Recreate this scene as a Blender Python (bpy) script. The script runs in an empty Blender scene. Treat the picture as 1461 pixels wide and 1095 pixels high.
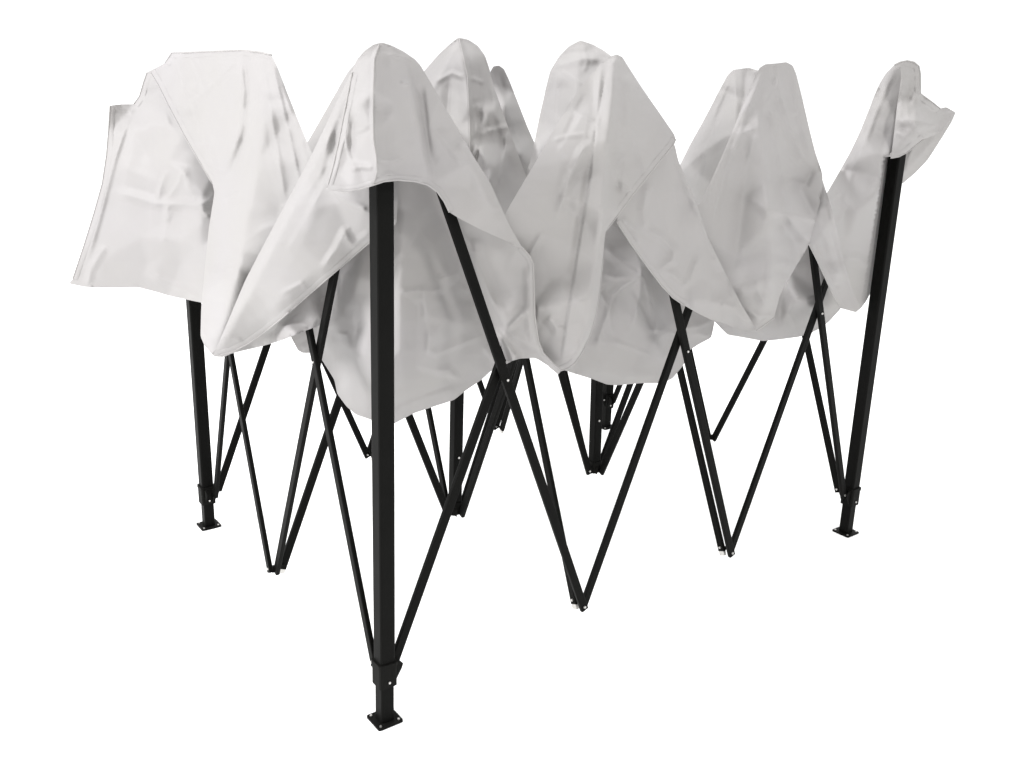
import bpy, bmesh, math, random
import numpy as np
from mathutils import Vector, Matrix, geometry

random.seed(7)
S = bpy.context.scene
COL = S.collection

# ---------------------------------------------------------------- camera
F, H, PIT, ROL = 1344.9, 1.5114, 0.3113, 0.0267       # focal in px of a 1461 px wide picture
CX, CY = 730.5, 547.5
fw = Vector((0, math.cos(PIT), -math.sin(PIT)))
r0 = Vector((1, 0, 0)); u0 = r0.cross(fw)
rt = r0 * math.cos(ROL) + u0 * math.sin(ROL)
up = -r0 * math.sin(ROL) + u0 * math.cos(ROL)
cam_d = bpy.data.cameras.new('camera'); cam = bpy.data.objects.new('camera', cam_d); COL.objects.link(cam)
m = Matrix((rt, up, -fw)).transposed().to_4x4(); m.translation = Vector((0, 0, H)); cam.matrix_world = m
cam_d.sensor_fit = 'HORIZONTAL'; cam_d.sensor_width = 36; cam_d.lens = F / 1461 * 36
cam_d.clip_start = .05; cam_d.clip_end = 400
S.camera = cam
EYE = Vector((0, 0, H))

def ray(px, py):
    return fw + rt * ((px - CX) / F) - up * ((py - CY) / F)
def at(px, py, Y):
    """the place of a measured point, at Y metres in front of the camera's foot"""
    d = ray(px, py); return EYE + d * (Y / d.y)

# ---------------------------------------------------------------- the frame's ground plan (4 x 3 nodes)
OX, OY, TH, PA, PB = -.2875, 1.9608, .6386, .6166, .6363
def g(i, j):
    return Vector((OX + i * PA * math.cos(TH) - j * PB * math.sin(TH), OY + i * PA * math.sin(TH) + j * PB * math.cos(TH), 0))
ea = Vector((math.cos(TH), math.sin(TH), 0)); eb = Vector((-math.sin(TH), math.cos(TH), 0))
def plane_Y(px, py, P, n):
    d = ray(px, py); t = (P - EYE).dot(n) / d.dot(n); return (EYE + d * t).y
def FY(px, py):
    """distance of the two front sides of the frame (a convex corner at the near leg)"""
    a = plane_Y(px, py, g(0, 0), ea); b = plane_Y(px, py, g(0, 0), eb)
    return b if px > 545 else a

# ---------------------------------------------------------------- materials
def new_mat(name):
    mt = bpy.data.materials.new(name); mt.use_nodes = True
    nt = mt.node_tree; b = nt.nodes['Principled BSDF']; return mt, nt, b
def N(nt, t, **k):
    n = nt.nodes.new(t)
    for a, v in k.items(): setattr(n, a, v)
    return n

def mat_black(name, col=(.0045, .0045, .0042), rough=.42, bump=.15):
    mt, nt, b = new_mat(name)
    tc = N(nt, 'ShaderNodeTexCoord')
    n1 = N(nt, 'ShaderNodeTexNoise'); n1.inputs['Scale'].default_value = 900; n1.inputs['Detail'].default_value = 3
    n2 = N(nt, 'ShaderNodeTexNoise'); n2.inputs['Scale'].default_value = 9; n2.inputs['Detail'].default_value = 5
    for n in (n1, n2): nt.links.new(tc.outputs['Object'], n.inputs['Vector'])
    bm_ = N(nt, 'ShaderNodeBump'); bm_.inputs['Strength'].default_value = bump; bm_.inputs['Distance'].default_value = .0006
    nt.links.new(n1.outputs['Fac'], bm_.inputs['Height']); nt.links.new(bm_.outputs['Normal'], b.inputs['Normal'])
    r = N(nt, 'ShaderNodeMapRange'); r.inputs['To Min'].default_value = rough - .08; r.inputs['To Max'].default_value = rough + .14
    nt.links.new(n2.outputs['Fac'], r.inputs['Value']); nt.links.new(r.outputs['Result'], b.inputs['Roughness'])
    c = N(nt, 'ShaderNodeMixRGB'); c.inputs[1].default_value = (*col, 1); c.inputs[2].default_value = (*[v * 1.7 for v in col], 1)
    nt.links.new(n2.outputs['Fac'], c.inputs[0]); nt.links.new(c.outputs[0], b.inputs['Base Color'])
    b.inputs['Specular IOR Level'].default_value = .03
    return mt
M_BLACK = mat_black('black_powder_coat')
M_PLAST = mat_black('black_plastic', (.006, .006, .0055), .5, .3)
def mat_metal():
    mt, nt, b = new_mat('bare_metal')
    b.inputs['Base Color'].default_value = (.55, .54, .52, 1); b.inputs['Metallic'].default_value = 1
    n = N(nt, 'ShaderNodeTexNoise'); n.inputs['Scale'].default_value = 300
    r = N(nt, 'ShaderNodeMapRange'); r.inputs['To Min'].default_value = .25; r.inputs['To Max'].default_value = .55
    nt.links.new(n.outputs['Fac'], r.inputs['Value']); nt.links.new(r.outputs['Result'], b.inputs['Roughness'])
    return mt
M_METAL = mat_metal()
CLOTH = (.305, .300, .296)
def mat_cloth(name, col, bumpk=1.0):
    mt, nt, b = new_mat(name)
    tc = N(nt, 'ShaderNodeTexCoord')
    # crumples: facets between voronoi cells, distorted, on two scales
    wn = N(nt, 'ShaderNodeTexNoise'); wn.inputs['Scale'].default_value = 5; wn.inputs['Detail'].default_value = 2
    nt.links.new(tc.outputs['Object'], wn.inputs['Vector'])
    mx = N(nt, 'ShaderNodeMixRGB', blend_type='ADD'); mx.inputs[0].default_value = .25
    nt.links.new(tc.outputs['Object'], mx.inputs[1]); nt.links.new(wn.outputs['Color'], mx.inputs[2])
    prev = None
    msk = N(nt, 'ShaderNodeTexNoise'); msk.inputs['Scale'].default_value = 3.2; msk.inputs['Detail'].default_value = 1
    nt.links.new(tc.outputs['Object'], msk.inputs['Vector'])
    mk = N(nt, 'ShaderNodeMapRange'); mk.inputs['From Min'].default_value = .40; mk.inputs['From Max'].default_value = .66
    nt.links.new(msk.outputs['Fac'], mk.inputs['Value'])
    for sc, dist, st, ang in ((15, .005, .12, -.6), (38, .002, .12, .2)):
        v = N(nt, 'ShaderNodeTexVoronoi', feature='DISTANCE_TO_EDGE'); v.inputs['Scale'].default_value = sc
        mp = N(nt, 'ShaderNodeMapping'); mp.inputs['Scale'].default_value = (1, 1, .5); mp.inputs['Rotation'].default_value = (ang, ang * .7, ang)
        nt.links.new(mx.outputs[0], mp.inputs['Vector']); nt.links.new(mp.outputs['Vector'], v.inputs['Vector'])
        hm = N(nt, 'ShaderNodeMath', operation='MULTIPLY'); nt.links.new(v.outputs['Distance'], hm.inputs[0]); nt.links.new(mk.outputs['Result'], hm.inputs[1])
        bp = N(nt, 'ShaderNodeBump'); bp.inputs['Strength'].default_value = st * bumpk; bp.inputs['Distance'].default_value = dist
        nt.links.new(hm.outputs[0], bp.inputs['Height'])
        if prev: nt.links.new(prev.outputs['Normal'], bp.inputs['Normal'])
        prev = bp
    fi = N(nt, 'ShaderNodeTexNoise'); fi.inputs['Scale'].default_value = 70; fi.inputs['Detail'].default_value = 5
    nt.links.new(tc.outputs['Object'], fi.inputs['Vector'])
    bp = N(nt, 'ShaderNodeBump'); bp.inputs['Strength'].default_value = .035; bp.inputs['Distance'].default_value = .002
    nt.links.new(fi.outputs['Fac'], bp.inputs['Height']); nt.links.new(prev.outputs['Normal'], bp.inputs['Normal'])
    nt.links.new(bp.outputs['Normal'], b.inputs['Normal'])
    # slight uneven tint
    n2 = N(nt, 'ShaderNodeTexNoise'); n2.inputs['Scale'].default_value = 3.5; n2.inputs['Detail'].default_value = 3
    nt.links.new(tc.outputs['Object'], n2.inputs['Vector'])
    c = N(nt, 'ShaderNodeMixRGB'); c.inputs[1].default_value = (col[0] * .985, col[1] * .97, col[2] * .94, 1); c.inputs[2].default_value = (col[0] * 1.02, col[1] * 1.0, col[2] * 1.03, 1)
    nt.links.new(n2.outputs['Fac'], c.inputs[0]); nt.links.new(c.outputs[0], b.inputs['Base Color'])
    b.inputs['Roughness'].default_value = .55; b.inputs['Specular IOR Level'].default_value = .30
    return mt
M_CLOTH = mat_cloth('coated_white_fabric', CLOTH)
M_HEM = mat_cloth('white_hem_fabric', (.31, .305, .299), .3)

# ---------------------------------------------------------------- helpers
def link(name, me, mat, parent=None):
    o = bpy.data.objects.new(name, me); COL.objects.link(o)
    if mat: me.materials.append(mat)
    if parent: o.parent = parent; o.matrix_parent_inverse = parent.matrix_world.inverted()
    return o
def frame_axes(z, xh):
    z = z.normalized(); x = (xh - z * xh.dot(z)).normalized(); return x, z.cross(x), z
def add_box(bm, a, b, xh, wx, wy, bev=.0):
    """a bar of section wx by wy from a to b with its x side along xh, edges rounded"""
    x, y, z = frame_axes(b - a, xh)
    pts = []
    c = min(wx, wy) * bev
    hx, hy = wx / 2, wy / 2
    if c > 0:
        for sx, sy, k in ((1, 1, 0), (-1, 1, 1), (-1, -1, 2), (1, -1, 3)):
            for q in range(3):
                an = k * math.pi / 2 + q * math.pi / 4
                pts.append((sx * (hx - c) + c * math.cos(an), sy * (hy - c) + c * math.sin(an)))
    else: pts = [(hx, hy), (-hx, hy), (-hx, -hy), (hx, -hy)]
    v0 = [bm.verts.new(a + x * p + y * q) for p, q in pts]; v1 = [bm.verts.new(b + x * p + y * q) for p, q in pts]
    n = len(pts)
    for i in range(n):
        bm.faces.new((v0[i], v0[(i + 1) % n], v1[(i + 1) % n], v1[i]))
    bm.faces.new(list(reversed(v0))); bm.faces.new(v1)
def add_cyl(bm, a, b, r, n=12):
    x, y, z = frame_axes(b - a, Vector((.3, .5, .8)) if abs((b - a).normalized().dot(Vector((.3, .5, .8)).normalized())) < .95 else Vector((1, 0, 0)))
    v0 = [bm.verts.new(a + (x * math.cos(k * 2 * math.pi / n) + y * math.sin(k * 2 * math.pi / n)) * r) for k in range(n)]
    v1 = [bm.verts.new(b + (x * math.cos(k * 2 * math.pi / n) + y * math.sin(k * 2 * math.pi / n)) * r * .86) for k in range(n)]
    for i in range(n): bm.faces.new((v0[i], v0[(i + 1) % n], v1[(i + 1) % n], v1[i]))
    bm.faces.new(list(reversed(v0))); bm.faces.new(v1)
def fin(name, bm, mat, parent, smooth=False):
    bmesh.ops.recalc_face_normals(bm, faces=bm.faces)
    me = bpy.data.meshes.new(name); bm.to_mesh(me); bm.free()
    if smooth:
        for p in me.polygons: p.use_smooth = True
    return link(name, me, mat, parent)
Z = Vector((0, 0, 1))

# ---------------------------------------------------------------- the gazebo
root = bpy.data.objects.new('folding_gazebo', None); COL.objects.link(root)
root.location = g(1.5, 1); bpy.context.view_layer.update()
root['label'] = 'half folded pop-up gazebo with black scissor frame and sagging white canopy'
root['category'] = 'gazebo'

# bottom and top joints, measured where they are seen
hub_px = {(0, 0): (547, 952), (0, 1): (390, 812), (0, 2): (300, 700), (1, 0): (833, 862), (2, 0): (1043, 786), (3, 0): (1209, 702),
          (1, 1): (649, 727), (2, 1): (848, 668), (3, 1): (1015, 624), (1, 2): (525, 647), (2, 2): (708, 607), (3, 2): (867, 568)}
top_px = {(0, 0): (543, 86), (1, 0): (875, 116), (2, 0): (1114, 114), (3, 0): (1296, 108), (0, 1): (364, 92), (0, 2): (253, 92),
          (1, 1): (661, 98), (2, 1): (866, 112), (3, 1): (1066, 130), (1, 2): (518, 128), (2, 2): (706, 132), (3, 2): (893, 116)}
bot = {k: at(*p, g(*k).y) for k, p in hub_px.items()}
top = {k: at(*p, g(*k).y) for k, p in top_px.items()}
foot_px = {(0, 0): (549, 1026), (0, 2): (298, 750), (3, 0): (1206, 761), (3, 2): (864, 609)}

def leg(k):
    f = at(*foot_px[k], g(*k).y); f = Vector((f.x, f.y, 0)); t = top[k]; b = bot[k]
    d = (t - f).normalized()
    hb = f + d * ((b - f).dot(d))
    bm = bmesh.new(); add_box(bm, hb - d * .02, t - d * .02, ea, .040, .040, .12)
    o = fin('leg', bm, M_BLACK, root)
    bm = bmesh.new(); add_box(bm, f + Z * .006, hb - d * .021, ea, .0355, .0355, .12)
    fin('inner_leg', bm, M_BLACK, o)
    # foot plate with raised rim and two bolt holes' heads
    bm = bmesh.new(); add_box(bm, f, f + Z * .005, ea, .068, .068, .08)
    fin('foot_plate', bm, M_BLACK, o)
    for s in ((-1, 1), (1, -1), (1, 1), (-1, -1)):
        q = f + ea * s[0] * .025 + eb * s[1] * .025 + Z * .005
        bm = bmesh.new(); add_cyl(bm, q, q + Z * .003, .0034, 10); fin('bolt', bm, M_METAL, o)
    # slider bracket: collar round the leg, tapering lugs towards the trusses
    bm = bmesh.new(); lo, hi = hb - d * .045, hb + d * .016
    add_box(bm, lo, hi, ea, .0475, .0475, .14)
    add_box(bm, hi - d * .006, hi + d * .004, ea, .0505, .0505, .14)
    sa = 1 if k[0] == 0 else -1; sb = 1 if k[1] == 0 else -1
    for e, sg, o2 in ((ea, sa, eb), (eb, sb, ea)):
        for w in (-1, 1):
            q = hb + e * sg * .022 + o2 * w * .0125
            x, y, z = frame_axes(e * sg, o2)
            vs = []
            for ww in (-.002, .002):
                vs.append([bm.verts.new(q + o2 * ww + e * sg * a + d * b_) for a, b_ in ((0, .014), (.014, .012), (.022, .002), (.018, -.010), (0, -.040))])
            bm.faces.new(vs[0]); bm.faces.new(list(reversed(vs[1])))
            for i in range(5): bm.faces.new((vs[0][i], vs[1][i], vs[1][(i + 1) % 5], vs[0][(i + 1) % 5]))
    fin('slider_bracket', bm, M_PLAST, o)
    q = hb - d * .030
    for e, sg in ((ea, -sa if sa > 0 else 1), (eb, -sb)):
        pass
    qq = q - eb * .0245 * (1 if k[1] == 0 else 1)
    bm = bmesh.new(); add_cyl(bm, qq, qq - eb * .0025, .0036, 10); fin('bolt', bm, M_METAL, o)
    # top bracket
    bm = bmesh.new(); add_box(bm, t - d * .05, t, ea, .048, .048, .14); fin('top_bracket', bm, M_PLAST, o)
for k in foot_px: leg(k)

def post(k):
    b, t = bot[k], top[k]; d = (t - b).normalized()
    bm = bmesh.new(); add_box(bm, b - d * .005, t - d * .02, ea, .034, .034, .12)
    o = fin('centre_post', bm, M_BLACK, root)
    bm = bmesh.new(); add_box(bm, b - d * .012, b + d * .03, ea, .040, .040, .14)
    for e, o2 in ((ea, eb), (eb, ea)):
        for sg in (-1, 1):
            for w in (-1, 1):
                q = b + e * sg * .019 + o2 * w * .012
                add_box(bm, q - d * .012, q + d * .012, e, .02, .003)
    fin('post_bracket', bm, M_PLAST, o)
    q = b + d * .19 - eb * .017
    bm = bmesh.new(); add_cyl(bm, q, q - eb * .003, .0042, 10); fin('bolt', bm, M_METAL, o)
    bm = bmesh.new(); add_box(bm, t - d * .04, t, ea, .042, .042, .14); fin('top_bracket', bm, M_PLAST, o)
for k in ((1, 1), (2, 1)): post(k)

def joint(k, P, low):
    bm = bmesh.new()
    add_box(bm, P - Z * .010, P + Z * .010, ea, .010, .010, .2)
    dirs = []
    if k[0] > 0: dirs.append((ea, -1, eb))
    if k[0] < 3: dirs.append((ea, 1, eb))
    if k[1] > 0: dirs.append((eb, -1, ea))
    if k[1] < 2: dirs.append((eb, 1, ea))
    for e, sg, o2 in dirs:
        rim = (o2 is eb and k[1] in (0, 2)) or (o2 is ea and k[0] in (0, 3))
        if low and rim: continue
        add_box(bm, P + e * sg * .004, P + e * sg * .036, Z, .010, .0022)
    fin('joint_bracket', bm, M_PLAST, root)
LEGS = set(foot_px); POSTS = {(1, 1), (2, 1)}
for k in hub_px:
    if k not in LEGS and k not in POSTS:
        joint(k, bot[k], True); joint(k, top[k], False)

def proj(p):
    d = p - EYE; z = d.dot(fw); return (CX + F * d.dot(rt) / z, CY - F * d.dot(up) / z)
RODS = []        # (name set, picture segment, 1/Y at both ends, half width)
def rod(tag, a, b, r):
    RODS.append((tag, np.array(proj(a)), np.array(proj(b)), a, b, r))
for k in foot_px: rod('leg%d%d' % k, at(*foot_px[k], g(*k).y), top[k], .020)
for k in POSTS: rod('post', bot[k], top[k], .018)
def bar(k1, k2, side):
    """one scissor bar from the top joint of k1 down to the bottom joint of k2"""
    e = (g(*k2) - g(*k1)).normalized(); nrm = e.cross(Z)
    rim = (k1[0] == k2[0] and k1[0] in (0, 3)) or (k1[1] == k2[1] and k1[1] in (0, 2))
    a = top[k1] + e * .034; b = bot[k2] - e * (.009 if rim and k2 not in LEGS else .034)
    a = a + nrm * side * .0075; b = b + nrm * side * .0075
    d = (b - a).normalized()
    rod('bar%d%d%d%d' % (k1 + k2), a, b, .012)
    bm = bmesh.new(); add_box(bm, a - d * .012, b + d * .012, nrm, .0125, .024, .22)
    o = fin('scissor_bar', bm, M_BLACK, root)
    out = nrm * side
    q = b + out * .0063
    bm = bmesh.new(); add_cyl(bm, q, q + out * .003, .0042, 12); fin('bolt', bm, M_METAL, o)
    mid = (a + b) / 2 + out * .0063
    # crossing bolt where the pair meets
    bm = bmesh.new(); add_cyl(bm, mid, mid + out * .0025, .0036, 12); fin('bolt', bm, M_METAL, o)
    if not rim and k2 not in POSTS:
        c = b + d * .0122
        bm = bmesh.new(); add_box(bm, c, c + d * .014, nrm, .0115, .022, .25)
        fin('end_cap', bm, M_METAL, o)
pairs = []
for j in range(3):
    for i in range(3): pairs.append(((i, j), (i + 1, j)))
for i in range(4):
    for j in range(2): pairs.append(((i, j), (i, j + 1)))
for p, q in pairs:
    bar(p, q, 1); bar(q, p, 1)

# ---------------------------------------------------------------- the canopy
def seg_dist(P, a, b):
    d = b - a; L2 = max((d ** 2).sum(), 1e-9)
    t = np.clip(((P - a) @ d) / L2, 0, 1); q = a + t[:, None] * d
    v = P - q; dist = np.sqrt((v ** 2).sum(1)); side = np.sign(d[0] * (P[:, 1] - a[1]) - d[1] * (P[:, 0] - a[0]))
    return dist, side, t
def crease_field(P, cr):
    """P: n x 2 picture points; cr: (points, height, width left, width right, sharp)"""
    pts, amp, wl, wr, sharp = cr
    amp *= 1.25; q_ = .00055 * (wl + wr); amp = max(-1, min(1, amp / q_)) * q_
    pts = np.array(pts, float); L = np.r_[0, np.cumsum(np.sqrt(((pts[1:] - pts[:-1]) ** 2).sum(1)))]
    best = np.full(len(P), 1e9); sd = np.ones(len(P)); tt = np.zeros(len(P))
    for i in range(len(pts) - 1):
        d, s, t = seg_dist(P, pts[i], pts[i + 1]); mk = d < best - 1e-6
        best[mk] = d[mk]; sd[mk] = s[mk]; tt[mk] = (L[i] + t[mk] * (L[i + 1] - L[i])) / L[-1]
    w = np.where(sd > 0, wl, wr); x = np.clip(best / w, 0, 1)
    prof = (1 - x) ** 1.35 if sharp else (1 - x * x) ** 2
    fade = np.clip(np.minimum(tt, 1 - tt) * 6 + .12, 0, 1)
    return amp * prof * fade
def tps_fit(A, v, reg=2.0):
    n = len(A); D = np.sqrt(((A[:, None] - A[None]) ** 2).sum(2)) / 100
    K = np.where(D > 0, D * D * np.log(D + 1e-12), 0) + np.eye(n) * reg * 1e-3
    Pm = np.c_[np.ones(n), A / 100]
    M_ = np.zeros((n + 3, n + 3)); M_[:n, :n] = K; M_[:n, n:] = Pm; M_[n:, :n] = Pm.T
    return np.linalg.solve(M_, np.r_[v, 0, 0, 0])
def tps_eval(A, c, P):
    D = np.sqrt(((P[:, None] - A[None]) ** 2).sum(2)) / 100
    K = np.where(D > 0, D * D * np.log(D + 1e-12), 0)
    return K @ c[:len(A)] + np.c_[np.ones(len(P)), P / 100] @ c[len(A):]
def resample(poly, step, closed=True, cut=.16):
    p = [np.array(q[:2], float) for q in poly]
    out = []
    n = len(p)
    if closed:                                   # cut corners a little
        for i in range(n):
            a, b, c = p[i - 1], p[i], p[(i + 1) % n]
            la = min(cut, 5 / (np.linalg.norm(b - a) + 1e-6)); lc = min(cut, 5 / (np.linalg.norm(c - b) + 1e-6))
            q1 = b + (a - b) * la; q2 = b + (c - b) * lc
            out += [q1, (q1 + q2) / 4 + b / 2, q2]
    else: out = p
    res = []; n = len(out)
    for i in range(n if closed else n - 1):
        a, b = out[i], out[(i + 1) % n]; k = max(1, int(np.linalg.norm(b - a) / step + .5))
        for t in range(k): res.append(a + (b - a) * t / k)
    if not closed: res.append(out[-1])
    return res
def clear(P, w, absY, behind, wall, mg=.016):
    """drape: cloth lies over the rods it covers instead of cutting through them"""
    FB = np.array([FYs(x, y) for x, y in P])
    Y = w.copy() if absY else FB + w
    if wall: lim = FB - .034; Y = np.where(Y > lim - .02, np.minimum(Y, lim - .02 * np.exp(-np.abs(Y - lim + .02) / .02)), Y)
    for tag, pa, pb, a, b, r in RODS:
        if any(q in tag for q in behind): continue
        d, s_, t = seg_dist(P, pa, pb)
        za = (a - EYE).dot(fw); zb = (b - EYE).dot(fw)
        tt = (t / zb) / ((1 - t) / za + t / zb)
        Yb = a.y + (b.y - a.y) * tt
        px_r = r * F / Yb
        lim = Yb - r - mg + np.maximum(0, d - px_r - 3) ** 1.4 * .0009
        if r > .015: lim = Yb - r * 1.45 - mg + np.maximum(0, d - px_r * 1.3 - 3) ** 1.4 * .0009
        far = Yb - r * 3 - .25 > Y        # rod well behind the cloth: nothing to do
        far |= Yb < Y - .16               # rod well in front of the cloth: it hides the cloth, not the other way round
        Y = np.where(far, Y, np.minimum(Y, lim))
    return Y if absY else Y - FB
FRONT = tuple('bar%d0%d0' % q for i in range(3) for q in ((i, i + 1), (i + 1, i))) + tuple('bar0%d0%d' % q for j in range(2) for q in ((j, j + 1), (j + 1, j))) + ('leg00', 'leg02', 'leg30')
def FYsA(A): return np.array([FYs(x, y) for x, y in A])
def front_rods(P, behind):
    """rods that stand in front of a piece of cloth stay in front of it"""
    for tag, pa, pb, a, b_, r in RODS:
        if tag in FRONT and tag in behind:
            d, s_, t = seg_dist(P, pa, pb); za = (a - EYE).dot(fw); zb = (b_ - EYE).dot(fw)
            Yb = a.y + (b_.y - a.y) * ((t / zb) / ((1 - t) / za + t / zb)); k = 1.45 if r > .015 else 1
            yield tag, Yb + r * k + .010 - np.maximum(0, d - r * F / Yb * k - 2) ** 1.3 * .0012
CELL, GAP = 3.0, .018
DM = np.full((380, 490), 9.); EDM = DM.copy(); LAST = []
def erode(D):
    E_ = D.copy()
    for k in range(4):
        for ax, sh in ((0, 1), (0, -1), (1, 1), (1, -1)):
            E_ = np.minimum(E_, np.roll(E_, sh, ax) + .004)
    for k in range(4):
        B_ = (E_ * 2 + np.roll(E_, 1, 0) + np.roll(E_, -1, 0) + np.roll(E_, 1, 1) + np.roll(E_, -1, 1)) / 6
        E_ = np.where(E_ < 8, np.minimum(B_, E_ + .01), E_)
    return E_
def bil(D, x, y):
    x0 = np.clip(np.floor(x).astype(int), 0, D.shape[1] - 2); y0 = np.clip(np.floor(y).astype(int), 0, D.shape[0] - 2)
    fx, fy = x - x0, y - y0
    return D[y0, x0] * (1 - fx) * (1 - fy) + D[y0, x0 + 1] * fx * (1 - fy) + D[y0 + 1, x0] * (1 - fx) * fy + D[y0 + 1, x0 + 1] * fx * fy
DEBUG = False
VERTS, FACES = [], []
HEMS = []
STEP = 2.5
def inside(P, poly):
    x, y = P[:, 0], P[:, 1]; r = np.zeros(len(P), bool); n = len(poly); j = n - 1
    for i in range(n):
        xi, yi = poly[i]; xj, yj = poly[j]
        c = ((yi > y) != (yj > y)) & (x < (xj - xi) * (y - yi) / (yj - yi + 1e-12) + xi)
        r ^= c; j = i
    return r
def facets(P, seed, spacing, amp, ang, stretch):
    """crumple: a field of flat facets with crisp edges between them"""
    rs = random.Random(seed * 31 + 5)
    ca, sa = math.cos(ang), math.sin(ang)
    Q = np.c_[(P[:, 0] * ca + P[:, 1] * sa) / stretch, -P[:, 0] * sa + P[:, 1] * ca]
    x0, y0 = Q.min(0) - spacing * 2; x1, y1 = Q.max(0) + spacing * 2
    pts = []; y = y0; row = 0
    while y < y1:
        x = x0 + (spacing / 2 if row % 2 else 0)
        while x < x1:
            pts.append((x + rs.uniform(-.46, .46) * spacing, y + rs.uniform(-.46, .46) * spacing)); x += spacing
        y += spacing * .87; row += 1
    hv = np.array([rs.choice((-1, -.3, .4, 1)) * rs.uniform(.3, 1) * amp for _ in pts])
    cd = geometry.delaunay_2d_cdt([Vector(p) for p in pts], [], [], 0, 1e-5)
    V = np.array([[q.x, q.y] for q in cd[0]]); src = [o[0] if len(o) else 0 for o in cd[3]]; hv = hv[src]
    out = np.zeros(len(P))
    for t in cd[2]:
        a, b, c = V[list(t)]; dn = (b[0] - a[0]) * (c[1] - a[1]) - (c[0] - a[0]) * (b[1] - a[1])
        if abs(dn) < 1e-9: continue
        l1 = ((Q[:, 0] - a[0]) * (c[1] - a[1]) - (c[0] - a[0]) * (Q[:, 1] - a[1])) / dn
        l2 = ((b[0] - a[0]) * (Q[:, 1] - a[1]) - (Q[:, 0] - a[0]) * (b[1] - a[1])) / dn
        k = (l1 >= -1e-6) & (l2 >= -1e-6) & (l1 + l2 <= 1 + 1e-6)
        out[k] = hv[t[0]] * (1 - l1[k] - l2[k]) + hv[t[1]] * l1[k] + hv[t[2]] * l2[k]
    return out
def fold_surface(V2, tris, A, c, bd, inner, folds, seed, amp, ang, stretch):
    """taut cloth: flat faces between fold lines. Heights are set along the outline, the folds and a few loose points; between them the cloth is straight"""
    rs = random.Random(seed * 17 + 3)
    P, hv, E_ = [], [], []
    ob = bd[::9]; n0 = len(ob)
    for k, p in enumerate(ob): P.append(tuple(p)); hv.append(0.); E_.append((k, (k + 1) % n0))
    B = np.array(bd)
    for pts, am, wl, wr, sharp in folds:
        q = np.array(resample(pts, 20, closed=False)); L = np.r_[0, np.cumsum(np.sqrt(((q[1:] - q[:-1]) ** 2).sum(1)))]; t = L / L[-1]
        ok = inside(q, bd); prev = None
        for k in range(len(q)):
            if not ok[k] or np.sqrt(((B - q[k]) ** 2).sum(1)).min() < 5: prev = None; continue
            P.append(tuple(q[k])); hv.append(am * min(1, .25 + 4 * min(t[k], 1 - t[k]))); i = len(P) - 1
            if prev is not None: E_.append((prev, i))
            prev = i
    Pn = np.array(P)
    def free(p, r): return np.sqrt(((Pn - p) ** 2).sum(1)).min() > r
    for p in inner:
        if free(np.array(p[:2]), 16): P.append((p[0], p[1])); hv.append(0.); Pn = np.array(P)
    sp = 46; ca, sa = math.cos(ang), math.sin(ang); x0, y0 = B.min(0); x1, y1 = B.max(0); R_x = math.hypot(x1 - x0, y1 - y0) / 2; mid = ((x0 + x1) / 2, (y0 + y1) / 2)
    u = -R_x
    while u < R_x:
        w_ = -R_x + rs.uniform(0, sp)
        while w_ < R_x:
            uu, ww = u + rs.uniform(-.3, .3) * sp * stretch, w_ + rs.uniform(-.4, .4) * sp
            p = np.array((mid[0] + uu * ca - ww * sa, mid[1] + uu * sa + ww * ca))
            if inside(p[None], bd)[0] and free(p, 15): P.append(tuple(p)); hv.append(rs.uniform(-1, 1) * amp); Pn = np.array(P)
            w_ += sp
        u += sp * stretch
    base = tps_eval(A, c, np.array(P, float)); val = base - np.array(hv)
    cd = geometry.delaunay_2d_cdt([Vector(p) for p in P], E_, [], 0, 1e-4)
    V = np.array([[q.x, q.y] for q in cd[0]]); tb = tps_eval(A, c, V); vv = np.array([val[o[0]] if len(o) else tb[i] for i, o in enumerate(cd[3])])
    out = tps_eval(A, c, V2)
    for t in cd[2]:
        a, b, d_ = V[list(t)]; dn = (b[0] - a[0]) * (d_[1] - a[1]) - (d_[0] - a[0]) * (b[1] - a[1])
        if abs(dn) < 1e-9: continue
        l1 = ((V2[:, 0] - a[0]) * (d_[1] - a[1]) - (d_[0] - a[0]) * (V2[:, 1] - a[1])) / dn
        l2 = ((b[0] - a[0]) * (V2[:, 1] - a[1]) - (V2[:, 0] - a[0]) * (b[1] - a[1])) / dn
        k = (l1 >= -1e-6) & (l2 >= -1e-6) & (l1 + l2 <= 1 + 1e-6)
        out[k] = vv[t[0]] * (1 - l1[k] - l2[k]) + vv[t[1]] * l1[k] + vv[t[2]] * l2[k]
    T = np.array([list(t) for t in tris]); ed = np.r_[T[:, :2], T[:, 1:], T[:, [2, 0]]]
    base = tps_eval(A, c, V2); out = out - base
    cnt = np.zeros(len(V2)); np.add.at(cnt, ed[:, 0], 1); np.add.at(cnt, ed[:, 1], 1)
    off = np.zeros((len(V2), 2)); np.add.at(off, ed[:, 0], V2[ed[:, 1]]); np.add.at(off, ed[:, 1], V2[ed[:, 0]]); off = np.linalg.norm(off / np.maximum(cnt, 1)[:, None] - V2, axis=1)
    wt = .6 * np.clip(1 - off / .35, 0, 1)            # only where the points lie evenly
    for it in range(6):
        sm = np.zeros(len(V2)); np.add.at(sm, ed[:, 0], out[ed[:, 1]]); np.add.at(sm, ed[:, 1], out[ed[:, 0]])
        out = out * (1 - wt) + wt * sm / np.maximum(cnt, 1)
    return out + base
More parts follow.
